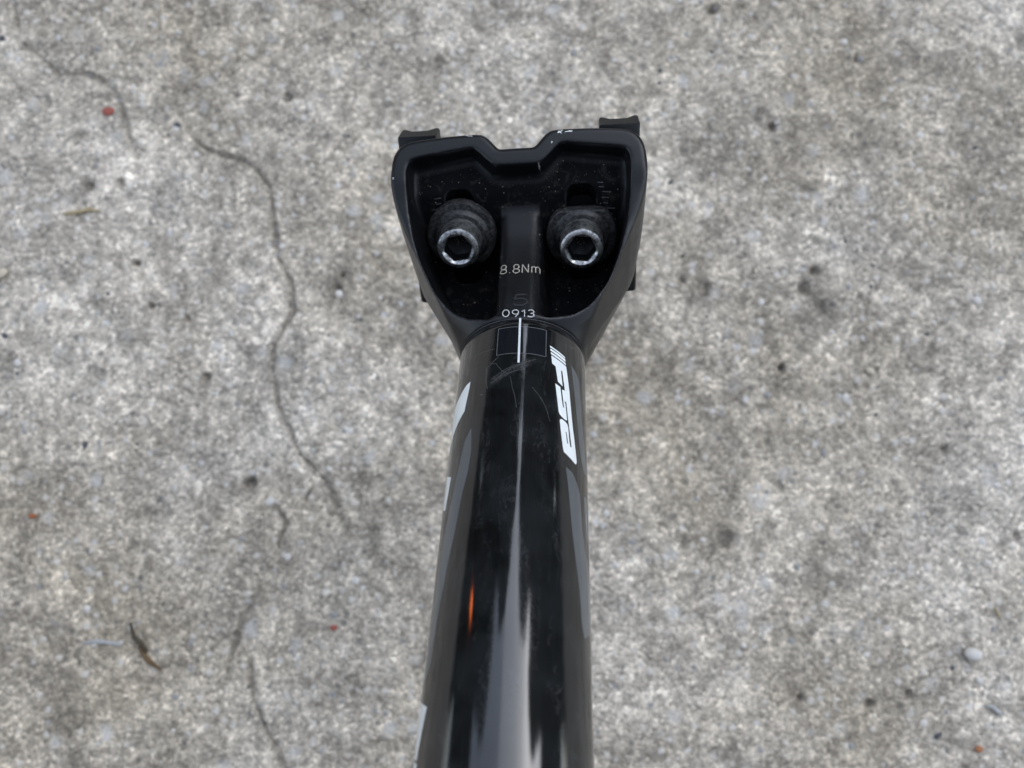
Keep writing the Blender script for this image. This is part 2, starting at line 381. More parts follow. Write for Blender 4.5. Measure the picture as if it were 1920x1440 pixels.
def build_ground():
    st = 0.00075
    fx = np.arange(-.255, .2551, st); fy = np.arange(-.175, .2551, st)
    ext = [.02, .05, .12, .3, .8, 2, 5, 12, 30, 80]
    xs = np.concatenate([[fx[0] - e for e in ext[::-1]], fx, [fx[-1] + e for e in ext]])
    ys = np.concatenate([[fy[0] - e for e in ext[::-1]], fy, [fy[-1] + e for e in ext]])
    nx, ny = len(xs), len(ys)
    XX, YY = np.meshgrid(xs, ys, indexing='ij')
    H = (value_noise(nx, ny, 90, 1) * .0016 + value_noise(nx, ny, 30, 2) * .0011 + value_noise(nx, ny, 11, 3) * .0009
         + value_noise(nx, ny, 5, 4) * .0007 + value_noise(nx, ny, 2.3, 5) * .0006)
    dirt = np.zeros_like(H)
    wob = value_noise(nx, ny, 8, 6) * .0016 + value_noise(nx, ny, 3, 7) * .0010
    for k, pts in CR.items():
        pts = np.array(pts)
        wid = dict(c1=.0015, c2=.0014, c3=.0012, c4=.0014, c5=.0014, c6=.0013, c7=.0011, c8=.0010)[k]
        dep = dict(c1=.85, c2=.85, c3=.7, c4=.9, c5=.75, c6=.6, c7=.5, c8=.3)[k]
        d = np.full_like(H, 1.0); par = np.zeros_like(H)
        n = len(pts) - 1
        for i in range(n):
            a, b = pts[i], pts[i + 1]
            ab = b - a
            tt = np.clip(((XX - a[0]) * ab[0] + (YY - a[1]) * ab[1]) / (ab @ ab), 0, 1)
            di = np.hypot(XX - a[0] - ab[0] * tt, YY - a[1] - ab[1] * tt)
            m = di < d
            d = np.where(m, di, d); par = np.where(m, (i + tt) / n, par)
        fade = np.clip(np.minimum(par, 1 - par) * 12, .45, 1)
        ww = wid * (.55 + .9 * (value_noise(nx, ny, 25, 40 + len(k)) + .5)) + .25 * wob
        prof = np.clip(1 - np.abs(d + .85 * wob) / np.maximum(ww, 2e-4), 0, 1) * fade * dep * np.clip(.9 + .9 * value_noise(nx, ny, 45, 60 + len(pts)), .5, 1)
        H -= prof * .0022
        dirt = np.maximum(dirt, np.clip(prof * 1.25, 0, .72))
    for (px, py, r) in PITS:
        d = np.hypot(XX - px, (YY - py)) + 1.1 * wob * (r / .002)
        prof = np.clip(1.25 - d / r, 0, 1)
        H -= prof * .0024
        dirt = np.maximum(dirt, np.clip(prof * 1.3, 0, .95))
    for (px, py, r, s) in STAINS:
        d = np.hypot(XX - px, YY - py) / r + value_noise(nx, ny, 14, 71) * .9 + value_noise(nx, ny, 5, 72) * .5
        dirt = np.maximum(dirt, s * np.clip(1.15 - d, 0, 1))
    core = (np.abs(XX) < .26) & (YY > -.18) & (YY < .26)
    H = np.where(core, H, 0)
    V = np.stack([XX, YY, H], -1).reshape(-1, 3)
    idx = np.arange(nx * ny).reshape(nx, ny)
    Q = np.stack([idx[:-1, :-1], idx[1:, :-1], idx[1:, 1:], idx[:-1, 1:]], -1).reshape(-1, 4)
    o = quad_mesh('ground', V, Q, MAT['concrete'])
    a = o.data.attributes.new('dirt', 'FLOAT', 'POINT')
    a.data.foreach_set('value', dirt.astype(np.float32).ravel())
    tag(o, 'grey cracked concrete ground under the seatpost', None, None, 'structure')
    def hgt(x, y):
        i = int(np.clip(np.searchsorted(xs, x), 1, nx - 1)); j = int(np.clip(np.searchsorted(ys, y), 1, ny - 1))
        return float(H[i, j])
    return o, hgt

ground, gh = build_ground()

def stone_mesh(name, mat, seed):
    bm = bmesh.new()
    bmesh.ops.create_icosphere(bm, subdivisions=2, radius=1.0)
    g = random.Random(seed)
    ax = [Vector((g.uniform(-1, 1), g.uniform(-1, 1), g.uniform(-1, 1))).normalized() for _ in range(6)]
    am = [g.uniform(-.42, .22) for _ in range(6)]
    for v in bm.verts:
        s = 1.0
        for a, m in zip(ax, am):
            s += m * max(0, v.co.normalized().dot(a)) ** 2
        v.co = v.co * s
    me = bpy.data.meshes.new(name); bm.to_mesh(me); bm.free()
    me.polygons.foreach_set('use_smooth', [True] * len(me.polygons))
    me.materials.append(mat)
    return me

STONES = {k: [stone_mesh('pebble', MAT[m], i * 7 + j) for j in range(3)] for i, (k, m) in enumerate((('w', 'pebw'), ('cream', 'pebc'), ('g', 'pebg'), ('d', 'pebd')))}

def pebble(x, y, r, kind, g, parent=None, name='pebble', lift=.15):
    o = bpy.data.objects.new(name, g.choice(STONES[kind]))
    COL.objects.link(o)
    a = g.uniform(.65, 1.0)
    o.scale = (r, r * a, r * .55)
    o.rotation_euler = (0, 0, g.uniform(0, 6.28))
    o.location = (x, y, gh(x, y) + r * lift)
    o.parent = parent
    return o

gs = random.Random(3)
LOOSE_XY = [(LOOSE[k][0], LOOSE[k][1]) for k in ('cream', 'white', 'seed', 'tan')]
for (x, y, r, k) in PEB:
    if any(math.hypot(x - a, y - b) < .004 for a, b in LOOSE_XY): continue
    pebble(x, y, r * (.95 if r < .0025 else .7), k, gs, ground, lift=-.22)
for i in range(230):
    x, y = gs.uniform(-.2, .2), gs.uniform(-.11, .18)
    k = gs.choices(['w', 'cream', 'g', 'd'], [3, 1.2, 5, 2.2])[0]
    pebble(x, y, gs.choice([.0006, .0008, .001, .0012, .0015]), k, gs, ground, lift=-.2)

# loose bits lying on the concrete, each a thing of its own
def loose_stone(name, key, r, kind, label, cat, mat=None, stretch=(1, .8, .6), rot=0.0):
    x, y = LOOSE[key]; r *= .82
    me = STONES[kind][0].copy(); me.name = name
    if mat:
        me.materials.clear(); me.materials.append(mat)
    o = bpy.data.objects.new(name, me); COL.objects.link(o)
    o.scale = (r * stretch[0], r * stretch[1], r * stretch[2])
    o.rotation_euler = (0, 0, rot)
    o.location = (x, y, gh(x, y) + r * stretch[2] * .7)
    return tag(o, label, cat)

loose_stone('stone_chip', 'cream', .0034, 'cream', 'large cream stone chip lying on the concrete at the left edge', 'stone chip', None, (1.2, .75, .5), R(35))
loose_stone('pebble_stone', 'white', .0036, 'w', 'bright white oval pebble lying on the concrete at the lower right', 'pebble', None, (1.0, .76, .6), R(-15))
loose_stone('seed_husk', 'seed', .0023, 'cream', 'small yellowish grain lying on the concrete right of the tube', 'grain', MAT['pebc'], (1.0, .7, .5), R(-30))
loose_stone('stone_grain', 'tan', .0021, 'cream', 'small cream grain on the concrete near the top edge', 'grain', MAT['pebc'], (1, 1, .6))
loose_stone('paint_flake', 'red', .0025, 'w', 'faded red flake beside the crack at the upper left', 'flake', MAT['red'], (1.1, .8, .25))
loose_stone('grit_grain', 'orange', .0017, 'w', 'small orange grain on the concrete at the lower right corner', 'grain', MAT['orange'], (1, .8, .5))
loose_stone('grit_grain', 'redc', .0015, 'w', 'tiny red speck on the concrete left of the lower tube', 'speck', MAT['red'], (1, .8, .4))
loose_stone('grit_grain', 'rust', .0016, 'w', 'small rusty grain near the left edge below the middle', 'grain', MAT['rust'], (1.2, .7, .4))

def sweep(name, pts, radii, mat, parent=None, seg=8, flat=1.0):
    """round tapered rod along a polyline"""
    P = [Vector(p) for p in pts]
    V, F = [], []
    for i, p in enumerate(P):
        d = (P[min(i + 1, len(P) - 1)] - P[max(i - 1, 0)]).normalized()
        s = d.cross(Vector((0, 0, 1)))
        s = s.normalized() if s.length > 1e-6 else Vector((1, 0, 0))
        u = s.cross(d).normalized()
        for k in range(seg):
            a = 2 * math.pi * k / seg
            V.append(p + s * (math.cos(a) * radii[i]) + u * (math.sin(a) * radii[i] * flat))
    n = len(P)
    for i in range(n - 1):
        for k in range(seg):
            F.append((i * seg + k, i * seg + (k + 1) % seg, (i + 1) * seg + (k + 1) % seg, (i + 1) * seg + k))
    F.append(tuple(range(seg))[::-1]); F.append(tuple(range((n - 1) * seg, n * seg)))
    return mesh_obj(name, [tuple(v) for v in V], F, mat, parent)

def on_ground(key, dx=0, dy=0, dz=.0006):
    x, y = LOOSE[key][0] + dx, LOOSE[key][1] + dy
    return (x, y, gh(x, y) + dz)

tw = bpy.data.objects.new('dry_stem', None); COL.objects.link(tw)
tw.location = on_ground('twig2', dz=0)
inv = Vector(tw.location)
def rel(p): return tuple(Vector(p) - inv)
sweep('stem', [rel(on_ground('twig1', dz=.0012)), rel(on_ground('twig1', .0015, -.005, .0014)), rel(on_ground('twig2', -.001, .002, .0014)), rel(on_ground('twig2', .0015, -.001, .0012))], [.0004, .0008, .0009, .0006], MAT['twigd'], tw)
sweep('leaf_blade', [rel(on_ground('twig2', -.002, .001, .001)), rel(on_ground('twig2', .001, -.003, .0013)), rel(on_ground('twig3', -.003, .002, .0012)), rel(on_ground('twig3', .001, -.001, .0008))], [.0005, .0009, .0011, .0003], MAT['twig'], tw, flat=.35)
tag(tw, 'short dry brown stem lying on the concrete at the lower left', 'twig')
o = sweep('plastic_shred', [on_ground('shred1'), on_ground('shred1', .003, -.0005, .001), on_ground('shred2', -.003, .002, .0012), on_ground('shred2')], [.0003, .0006, .0008, .0005], MAT['shred'], flat=.5)
tag(o, 'pale plastic sliver on the concrete at the lower right', 'sliver')
o = sweep('straw_bit', [on_ground('straw1'), on_ground('straw1', .001, -.0025), on_ground('straw2')], [.0003, .0004, .0003], MAT['straw'])
tag(o, 'thin straw fragment on the concrete near the right edge', 'straw')
o = sweep('lint_fibre', [on_ground('fib1'), on_ground('fib1', .005, .001, .0008), on_ground('fib2', -.004, .0008, .0008), on_ground('fib2')], [.0004, .0008, .0007, .0009], MAT['fibre'], flat=.5)
tag(o, 'pale wisp of lint lying beside the dry brown stem', 'lint')
o = sweep('leaf_scrap', [on_ground('br1'), on_ground('br1', .005, .0006, .0008), on_ground('br2', -.004, .0008, .0008), on_ground('br2')], [.0005, .0008, .0007, .0003], MAT['straw'], flat=.4)
tag(o, 'thin tan leaf scrap on the concrete at the upper left', 'leaf scrap')

# ------------------------------------------------------------------ the seatpost: pose
# local frame in millimetres: X across, Y along the tube towards the head, Z towards the rear of the bicycle
MM = 0.001
POSE_M = [[0.994251, 0.043902, -0.097659], [0.02674, 0.781365, 0.623501], [0.10368, -0.622528, 0.775699]]
POSE_O = [2.3263, 4.9771, -161.6696]
camM = Matrix.Translation(Vector((0, 0, CAM_H))) @ Matrix.Rotation(TAU, 4, 'X')
post = bpy.data.objects.new('seatpost', None)
COL.objects.link(post)
loc4 = Matrix.Identity(4)
for i in range(3):
    for j in range(3): loc4[i][j] = POSE_M[i][j]
    loc4[i][3] = POSE_O[i] * MM
post.matrix_world = camM @ loc4
tag(post, 'black bicycle seatpost with two-bolt saddle clamp held above the concrete', 'seatpost')

RT = 13.6
def part(name, V, F, mat, parent=post, smooth=True):
    return mesh_obj(name, V, F, mat, parent, smooth, MM)

# ---- tube
def build_tube():
    nseg, prof = 160, []
    prof = [(0.0, RT - .5), (-.02, RT - .12), (-.12, RT)] + [(-y, RT) for y in np.linspace(2, 268, 90)] + [(-268.3, RT - .3), (-268.3, RT - 1.6), (-262, RT - 1.7)]
    V, F, UV = [], [], []
    for (y, r) in prof:
        for k in range(nseg + 1):
            th = math.radians(-180 + 360 * k / nseg)
            V.append((r * math.sin(th), y, r * math.cos(th)))
            UV.append((math.degrees(th) / 100, y / 100))
    n = nseg + 1
    for i in range(len(prof) - 1):
        for k in range(nseg):
            F.append((i * n + k, (i + 1) * n + k, (i + 1) * n + k + 1, i * n + k + 1))
    o = part('tube', V, F, MAT['tube'])
    uvl = o.data.uv_layers.new(name='UVMap')
    li = np.empty(len(o.data.loops), dtype=np.int32); o.data.loops.foreach_get('vertex_index', li)
    uvl.data.foreach_set('uv', np.array(UV, dtype=np.float32)[li].ravel())
    return o
tube = build_tube()

def clip_half(poly, s, keep_ge):
    out = []
    for i in range(len(poly)):
        a, b = poly[i], poly[(i + 1) % len(poly)]
        ia = a[0] >= s if keep_ge else a[0] <= s
        ib = b[0] >= s if keep_ge else b[0] <= s
        if ia: out.append(a)
        if ia != ib:
            t = (s - a[0]) / (b[0] - a[0])
            out.append((s, a[1] + (b[1] - a[1]) * t))
    return out

def wrap_polys(name, polys, mat, parent, lift):
    """flat print wrapped round the tube: polygons given as (degrees, millimetres)"""
    V, F = [], []
    for poly in polys:
        tris = tessellate_polygon([[Vector((p[0] * .237, p[1], 0)) for p in poly]])
        for tr in tris:
            t3 = [tuple(poly[i]) for i in tr]
            lo = min(p[0] for p in t3); hi = max(p[0] for p in t3)
            a = math.floor(lo / 2) * 2
            while a < hi:
                c = clip_half(clip_half(t3, a, True), a + 2, False)
                if len(c) >= 3:
                    b0 = len(V)
                    ar = sum(c[i][0] * c[(i + 1) % len(c)][1] - c[(i + 1) % len(c)][0] * c[i][1] for i in range(len(c)))
                    if abs(ar) > 1e-6:
                        if ar < 0: c = c[::-1]
                        for (d, y) in c:
                            th = math.radians(d)
                            V.append(((RT + lift) * math.sin(th), y, (RT + lift) * math.cos(th)))
                        F.append(tuple(range(b0, b0 + len(c))))
                a += 2
    # y grows towards the head, degrees to the right: counter-clockwise faces outwards
    o = part(name, V, F, mat, parent)
    bm = bmesh.new(); bm.from_mesh(o.data)
    bmesh.ops.remove_doubles(bm, verts=bm.verts, dist=1e-7)
    bm.to_mesh(o.data); bm.free()
    o.data.polygons.foreach_set('use_smooth', [True] * len(o.data.polygons))
    o.data.normals_split_custom_set_from_vertices([Vector((v.co.x, 0, v.co.z)).normalized() for v in o.data.vertices])
    return o

def ribbon(pts, wid):
    """2-D strip polygons along a polyline; pts are (mm, mm)"""
    P = [Vector((p[0], p[1])) for p in pts]
    L = []
    for i, p in enumerate(P):
        d = (P[min(i + 1, len(P) - 1)] - P[max(i - 1, 0)])
        d = d.normalized() if d.length > 1e-9 else Vector((1, 0))
        n = Vector((-d.y, d.x)) * wid / 2
        L.append((p + n, p - n))
    return [[tuple(L[i][0]), tuple(L[i][1]), tuple(L[i + 1][1]), tuple(L[i + 1][0])] for i in range(len(P) - 1)]

KD = math.radians(1) * RT    # mm per degree
def deg_ribbon(pts, wid):
    return [[(a / KD, b) for a, b in q] for q in ribbon([(d * KD, y) for d, y in pts], wid)]

LOGO_WHITE = [[[29.69, -6.15], [45.3, -7.4], [45.3, -7.76], [29.85, -6.58]], [[30.1, -6.86], [45.58, -7.94], [45.85, -8.67], [30.45, -7.46]], [[30.6, -7.74], [46.02, -8.9], [46.3, -9.45], [30.95, -8.34]], [[31.19, -8.63], [46.69, -9.75], [48.48, -12.36], [50.35, -15.26], [51.75, -18.5], [52.88, -20.89], [54.6, -23.94], [54.95, -24.5], [55.8, -25.44], [57.48, -27.94], [59.26, -30.58], [58.93, -31.15], [58.03, -31.46], [56.71, -31.48], [43.95, -30.33], [43.21, -29.62], [41.25, -26.52], [39.91, -23.8], [39.28, -22.75], [38.78, -21.78], [38.04, -20.39], [35.31, -15.35], [37.89, -14.66], [35.39, -11.02], [32.11, -10.61]]]
LOGO_DARK = [[[40.8, -11.45], [42.34, -11.6], [45.1, -16.05], [41.97, -16.16], [40.36, -15.76], [35.22, -15.34], [34.6, -14.89], [37.89, -14.66], [42.68, -15.3]], [[40.36, -15.76], [41.97, -16.16], [43.01, -18.22], [44.2, -20.39], [43.02, -20.19], [41.89, -18.7]], [[44.88, -18.58], [46.7, -18.76], [48.73, -22.68], [49.55, -23.7], [52.56, -28.45], [51.11, -28.42], [50.02, -27.26], [48.81, -24.34], [47.61, -23.71], [47.08, -22.99], [47.46, -22.78], [45.78, -19.28]], [[38.31, -21.83], [38.78, -21.78], [39.74, -22.31], [41.93, -22.69], [45.49, -23.02], [47.35, -22.96], [48.72, -23.02], [48.82, -23.9], [47.61, -23.71], [45.49, -23.41], [42.43, -23.25], [41.21, -23.28], [40.1, -23.51], [39.82, -23.87], [39.3, -23.92]], [[45.89, -25.63], [46.78, -25.69], [48.62, -28.07], [47.54, -28.09]]]
GREY = [[[53.08, -8.44], [56.8, -8.87], [62.1, -9.77], [65.49, -10.96], [67.34, -15.07], [69.26, -19.17], [74.01, -24.71], [77.34, -28.3], [86.54, -28.74], [90.3, -30.58], [90.33, -31.66], [72.74, -31.32], [66.93, -29.78], [64.32, -27.77], [61.67, -22.62], [58.08, -16.53], [53.99, -10.19]], [[46.12, -33.29], [53.63, -33.78], [59.37, -35.34], [63.19, -37.09], [67.45, -44.38], [72.16, -47.53], [80.21, -53.1], [85.17, -57.01], [78.31, -61.32], [67.16, -62.88], [63.24, -60.61], [61.42, -56.1], [56.19, -50.08], [53.04, -45.89], [51.87, -43.98], [48.42, -36.94]], [[70.58, -36.72], [79.38, -35.94], [87.06, -35.85], [88.97, -41.83], [90.29, -45.49], [90.29, -49.3], [82.83, -48.24], [76.05, -44.23], [73.6, -41.58], [71.94, -39.64]], [[-34.7, -25.5], [-32.5, -31], [-34.3, -35.4], [-38, -39.5], [-42, -46.5], [-46, -51], [-52, -59], [-57, -68.2], [-61, -69.5], [-66, -70.6], [-72, -70], [-75, -66], [-64, -55.9], [-55.7, -44], [-52.4, -41], [-47, -34.9], [-41, -27.8]]]
WHITE_LEFT = [[[-41.6, -13.6], [-42, -15], [-45.9, -20.4], [-56, -22.2], [-65, -24.2], [-80, -27.8], [-95, -31], [-95, -21], [-76, -17.5], [-66, -16], [-57.6, -15.2], [-47, -13.8]], [[-95, -29.5], [-77, -31.2], [-58.7, -33.7], [-57.1, -34.1], [-62, -40.1], [-63.8, -40.2], [-77, -38.5], [-95, -36.7]], [[-55, -74.3], [-64, -81.3], [-95, -78.5], [-95, -70], [-77, -72.1]], [[-62, -81.8], [-66, -92], [-95, -90], [-95, -79.5]]]
SCRATCH = [[[-13.96, -9.9], [-18.97, -10.98], [-22.72, -11.88], [-24.14, -12.16], [-23.97, -14.54], [-23.23, -16.16], [-21.88, -17.42]], [[-40.19, -8.3], [-37.79, -7.17], [-27.24, -7.48], [-18.11, -7.57]], [[-2.85, -15.27], [-1.14, -17.59], [1.77, -19.86], [3.5, -22.78]], [[15.18, -17.72], [21.79, -19.63], [27.25, -21.83], [30.82, -24.79]], [[-21.51, -10.98], [-15.61, -11.61], [-10.34, -13.67], [-5.55, -14.63]], [[-11.86, -7.14], [-4.57, -6.39], [-0.84, -5.0]], [[-42.88, -4.97], [-48.23, -5.64]], [[-28.94, -18.33], [-26.17, -18.52]], [[6.47, -2.98], [12.23, -3.8], [20.46, -4.87]], [[-19.56, -16.34], [-9.4, -14.88], [3.25, -13.76]], [[-18.79, -15.34], [-7.1, -13.41], [4.9, -12.18], [17.65, -10.69]], [[-15.93, -15.62], [-3.23, -13.31], [9.34, -11.91]], [[-12.52, -15.71], [-1.15, -14.13], [7.02, -13.53]]]
lg = wrap_polys('logo', LOGO_WHITE[3:], MAT['white'], tube, .030)
lg['label'] = 'white three-letter maker logo printed along the right of the tube'
for s in LOGO_WHITE[:3]:
    wrap_polys('logo_stripe', [s], MAT['white'], tube, .030)
wrap_polys('logo_slit', LOGO_DARK, MAT['film'], tube, .045)['label'] = 'black slits that divide the white logo into letters'
for g in GREY:
    wrap_polys('grey_swoosh', [g], MAT['grey'], tube, .020)
for g in WHITE_LEFT:
    wrap_polys('white_stripe', [g], MAT['white'], tube, .024)
# sticker: clear film with a pale cut edge, and the white alignment line over it
TH0, TH1, T0, T1 = -15.8, 26.2, -2.35, -9.45
st = wrap_polys('sticker', [[(TH0 + (TH1 - TH0) * i / 1, T1) for i in (0, 1)] + [(TH1, T0), (TH0, T0)]], MAT['film'], tube, .016)
edge = []
for a, b in (((TH0, T0), (TH1, T0)), ((TH1, T0), (TH1, T1)), ((TH1, T1), (TH0, T1)), ((TH0, T1), (TH0, T0))):
    edge += deg_ribbon([a, b], .13)
wrap_polys('sticker_edge', edge, MAT['filmedge'], tube, .028)
wrap_polys('alignment_line', deg_ribbon([(2.9, .05), (3.15, -6), (3.4, -11.9)], .42), MAT['ink'], tube, .050)
wrap_polys('seam_line', deg_ribbon([(-115, -.10), (115, -.10)], .16), MAT['seam'], tube, .012)
gsc = random.Random(5)
for i, s in enumerate(SCRATCH):
    # a polyline smoothed by subdivision
    pts = []
    for k in range(len(s) - 1):
        for u in (0, .34, .67): pts.append((s[k][0] + (s[k + 1][0] - s[k][0]) * u + gsc.uniform(-.25, .25), s[k][1] + (s[k + 1][1] - s[k][1]) * u + gsc.uniform(-.05, .05)))
    pts.append(tuple(s[-1]))
    wrap_polys('scratch', deg_ribbon(pts, .10 if i in (0, 7) else .06), MAT['scratch'], tube, .010)

# ---- head: forged shell as a signed-distance solid, meshed by surface nets
E0 = np.array([0, 2.0, 13.6]); WD = np.array([0, .895, .446]); ND = np.array([0, -.446, .895])
def HL(x, w, n): return np.stack([x + 0 * w, E0[1] + WD[1] * w + ND[1] * n, E0[2] + WD[2] * w + ND[2] * n], -1)

def poly_sdf(px, py, poly):
    d = np.full(px.shape, 1e9); s = np.ones(px.shape)
    n = len(poly)
    for i in range(n):
        a = poly[i]; b = poly[i - 1]
        ex, ey = b[0] - a[0], b[1] - a[1]
        wx, wy = px - a[0], py - a[1]
        t = np.clip((wx * ex + wy * ey) / (ex * ex + ey * ey), 0, 1)
        d = np.minimum(d, (wx - ex * t) ** 2 + (wy - ey * t) ** 2)
        c1 = py >= a[1]; c2 = py < b[1]; c3 = ex * wy > ey * wx
        s = np.where((c1 & c2 & c3) | (~c1 & ~c2 & ~c3), -s, s)
    return s * np.sqrt(d)

def smax(a, b, k):
    h = np.clip(.5 - .5 * (b - a) / k, 0, 1)
    return b * (1 - h) + a * h + k * h * (1 - h)
def smin(a, b, k): return -smax(-a, -b, k)

def surface_nets(F, org, h):
    nx, ny, nz = F.shape
    S = F < 0
    acc = np.zeros((nx - 1, ny - 1, nz - 1, 3), dtype=np.float32)
    cnt = np.zeros((nx - 1, ny - 1, nz - 1), dtype=np.float32)
    offs = [(0, 0, 0), (1, 0, 0), (0, 1, 0), (1, 1, 0), (0, 0, 1), (1, 0, 1), (0, 1, 1), (1, 1, 1)]
    def sl(o): return tuple(slice(o[i], F.shape[i] - 1 + o[i]) for i in range(3))
    for ax in range(3):
        for o in offs:
            if o[ax]: continue
            o2 = list(o); o2[ax] = 1
            a, b = F[sl(o)], F[sl(o2)]
            m = S[sl(o)] != S[sl(o2)]
            i = np.nonzero(m)
            t = a[i] / (a[i] - b[i])
            for c in range(3):
                acc[i + (np.full(len(i[0]), c),)] += (o[c] + t) if c == ax else o[c]
            cnt[i] += 1
    act = cnt > 0
    ids = np.full(cnt.shape, -1, dtype=np.int64)
    cells = np.nonzero(act)
    ids[cells] = np.arange(len(cells[0]))
    V = acc[cells] / cnt[cells][:, None] + np.stack(cells, -1)
    V = V * h + np.array(org)
    Q = []
    for ax in range(3):
        u, v = (ax + 1) % 3, (ax + 2) % 3
        s0 = [slice(None)] * 3; s1 = [slice(None)] * 3
        s0[ax] = slice(0, -1); s1[ax] = slice(1, None)
        A, B = S[tuple(s0)], S[tuple(s1)]
        e = np.nonzero(A != B)
        e = np.stack(e, -1)
        ok = (e[:, u] > 0) & (e[:, v] > 0) & (e[:, u] < F.shape[u] - 1) & (e[:, v] < F.shape[v] - 1)
        e = e[ok]
        inside = A[tuple(e.T)]
        def cid(du, dv):
            q = e.copy(); q[:, u] -= du; q[:, v] -= dv
            return ids[tuple(q.T)]
        q = np.stack([cid(1, 1), cid(0, 1), cid(0, 0), cid(1, 0)], -1)
        q[~inside] = q[~inside][:, ::-1]
        Q.append(q)
    return V, np.concatenate(Q)

HALF_OUT = [(0, 37.5), (4.0, 37.4), (5.0, 38.0), (7.2, 40.6), (8.6, 41.35), (16.5, 41.2), (24.6, 40.5), (26.6, 39.4), (27.7, 37.4), (28.15, 34.0), (28.2, 30.0), (27.9, 24.0), (26.5, 16.0), (25.0, 10.5), (22.0, 4.6), (19.4, .2), (17.2, -3.6), (16, -12), (0, -12)]
HALF_IN = [(0, 33.4), (4.4, 33.4), (5.6, 34.0), (9.0, 37.4), (10.2, 37.9), (14.5, 37.2), (22.8, 36.1), (24.0, 35.2), (24.5, 33.0), (24.4, 26.0), (23.4, 19.0), (21.9, 13.2), (19.4, 7.0), (15.6, 1.9), (11.6, -.6), (7, -1.4), (0, -1.6)]
def mirror(h):
    p = h + [(-x, y) for x, y in h[::-1] if x > 0]
    for _ in range(2):                       # corner cutting: no facets along the rim
        q = []
        for i in range(len(p)):
            a, b = p[i], p[(i + 1) % len(p)]
            q += [(a[0] * .8 + b[0] * .2, a[1] * .8 + b[1] * .2), (a[0] * .2 + b[0] * .8, a[1] * .2 + b[1] * .8)]
        p = q
    return p

def rim_n(w): return np.interp(w, [-12, -3, 0, 6, 12, 20, 27, 31, 36, 44], [5.0, 1.3, .15, -1.1, -2.0, -2.3, -1.3, -.1, .35, .6])
def rib_n(w): return np.interp(w, [-6, -2.0, 0, 2.5, 6, 10, 15, 20, 26, 34], [2.5, .85, .1, -.9, -2.3, -4.2, -6.3, -7.9, -8.6, -8.2])
BW, BN = 23.3, -13.0
def floor_n(w):
    f = BN + 1.058 * (w - BW)
    f = np.where(w > 30, BN + 1.058 * 6.7 + (w - 30) * .25, f)
    return np.maximum(f, -20.5)
def smooth1(fn, half=30):
    ww = np.linspace(-14, 46, 1201); y = fn(ww); k = np.hanning(2 * half + 1); k /= k.sum()
    ys = np.convolve(np.pad(y, half, mode='edge'), k, 'valid')
    return lambda w: np.interp(w, ww, ys)
RIM, RIB, FLO = smooth1(rim_n, 45), smooth1(rib_n, 90), smooth1(floor_n)

def build_head():
    h = .34
    xs = np.arange(-30, 30.01, h); ws = np.arange(-16, 43.5, h); ns = np.arange(-33, 4.0, h)
    x2, w2 = np.meshgrid(xs, ws, indexing='ij')
    def blur_corner(d, r): return d
    do = poly_sdf(x2, w2, [(x * (1 - 1.0 / 28), y - (1.0 if y > 20 else 0)) for x, y in mirror(HALF_OUT)]) - 1.0
    di = poly_sdf(x2, w2, mirror(HALF_IN))
    X = xs[:, None, None].astype(np.float32); W = ws[None, :, None].astype(np.float32); N = ns[None, None, :].astype(np.float32)
    do = do[:, :, None].astype(np.float32); di = di[:, :, None].astype(np.float32)
    Y = 2 + .895 * W - .446 * N
    Z = 13.6 + .446 * W + .895 * N
    rim = RIM(ws)[None, :, None].astype(np.float32); rib = RIB(ws)[None, :, None].astype(np.float32); flo = FLO(ws)[None, :, None].astype(np.float32)
    F = smax(do + .03 * np.maximum(0, -N), N - rim, 1.5)
    b = .726 * (W - BW) - .686 * (N - BN)
    F = smax(F, b - 5.0, 1.0)
    hw = np.interp(Y, [-30, 0, 2, 6, 12.5, 19, 25.5, 31, 60], [13.6, 13.6, 14.3, 16.7, 20.4, 24.0, 27.0, 29.2, 30.5]).astype(np.float32)
    F = smax(F, np.abs(X) - hw, 1.2)
    F = smax(F, -(Z + 13.0 + .15 * np.maximum(Y, 0)), 3.0)
    rho = np.sqrt(X * X + Z * Z)
    F = smax(F, (rho - 13.6 - (.42 + .63 * np.clip(Z / 9, 0, 1)) * np.maximum(Y, 0)) * .72, .5)
    # pocket
    P = smax(di + .10 * np.maximum(0, -N), flo - N, 1.3)
    ribd = smax(np.abs(X) - 4.55 - .06 * np.maximum(0, rib - N), N - rib, 2.2)
    ribd = smax(ribd, W - 36.0, .5)
    P = smax(P, -ribd, 2.2)
    F = smax(F, -P, .55)
    # slots for the two bolts
    for s in (-1, 1):
        sd = np.sqrt(np.maximum(np.abs(X - s * 13.7) - 1.0, 0) ** 2 + np.maximum(np.abs(W - 22.6) - 6.2, 0) ** 2) - 2.25
        sd = np.maximum(sd, N - (flo + 1.5))
        F = smax(F, -sd, .25)
    F = np.maximum(F, -Y + 0 * X)      # flat joint with the tube
    V, Q = surface_nets(F.astype(np.float32), (xs[0], ws[0], ns[0]), h)
    Lc = HL(V[:, 0], V[:, 1], V[:, 2])
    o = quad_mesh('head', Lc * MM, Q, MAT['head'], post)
    # pocket mask: dust, and gloss cut to put shade into the recess
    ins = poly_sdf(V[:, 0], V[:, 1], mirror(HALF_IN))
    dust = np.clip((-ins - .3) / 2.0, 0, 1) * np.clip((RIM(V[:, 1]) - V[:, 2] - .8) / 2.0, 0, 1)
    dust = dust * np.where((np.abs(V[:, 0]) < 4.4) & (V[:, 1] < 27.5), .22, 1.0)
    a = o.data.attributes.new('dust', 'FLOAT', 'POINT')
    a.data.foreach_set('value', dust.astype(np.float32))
    return o
head = build_head()
bvh = BVHTree.FromPolygons([v.co / MM for v in head.data.vertices], [p.vertices[:] for p in head.data.polygons])
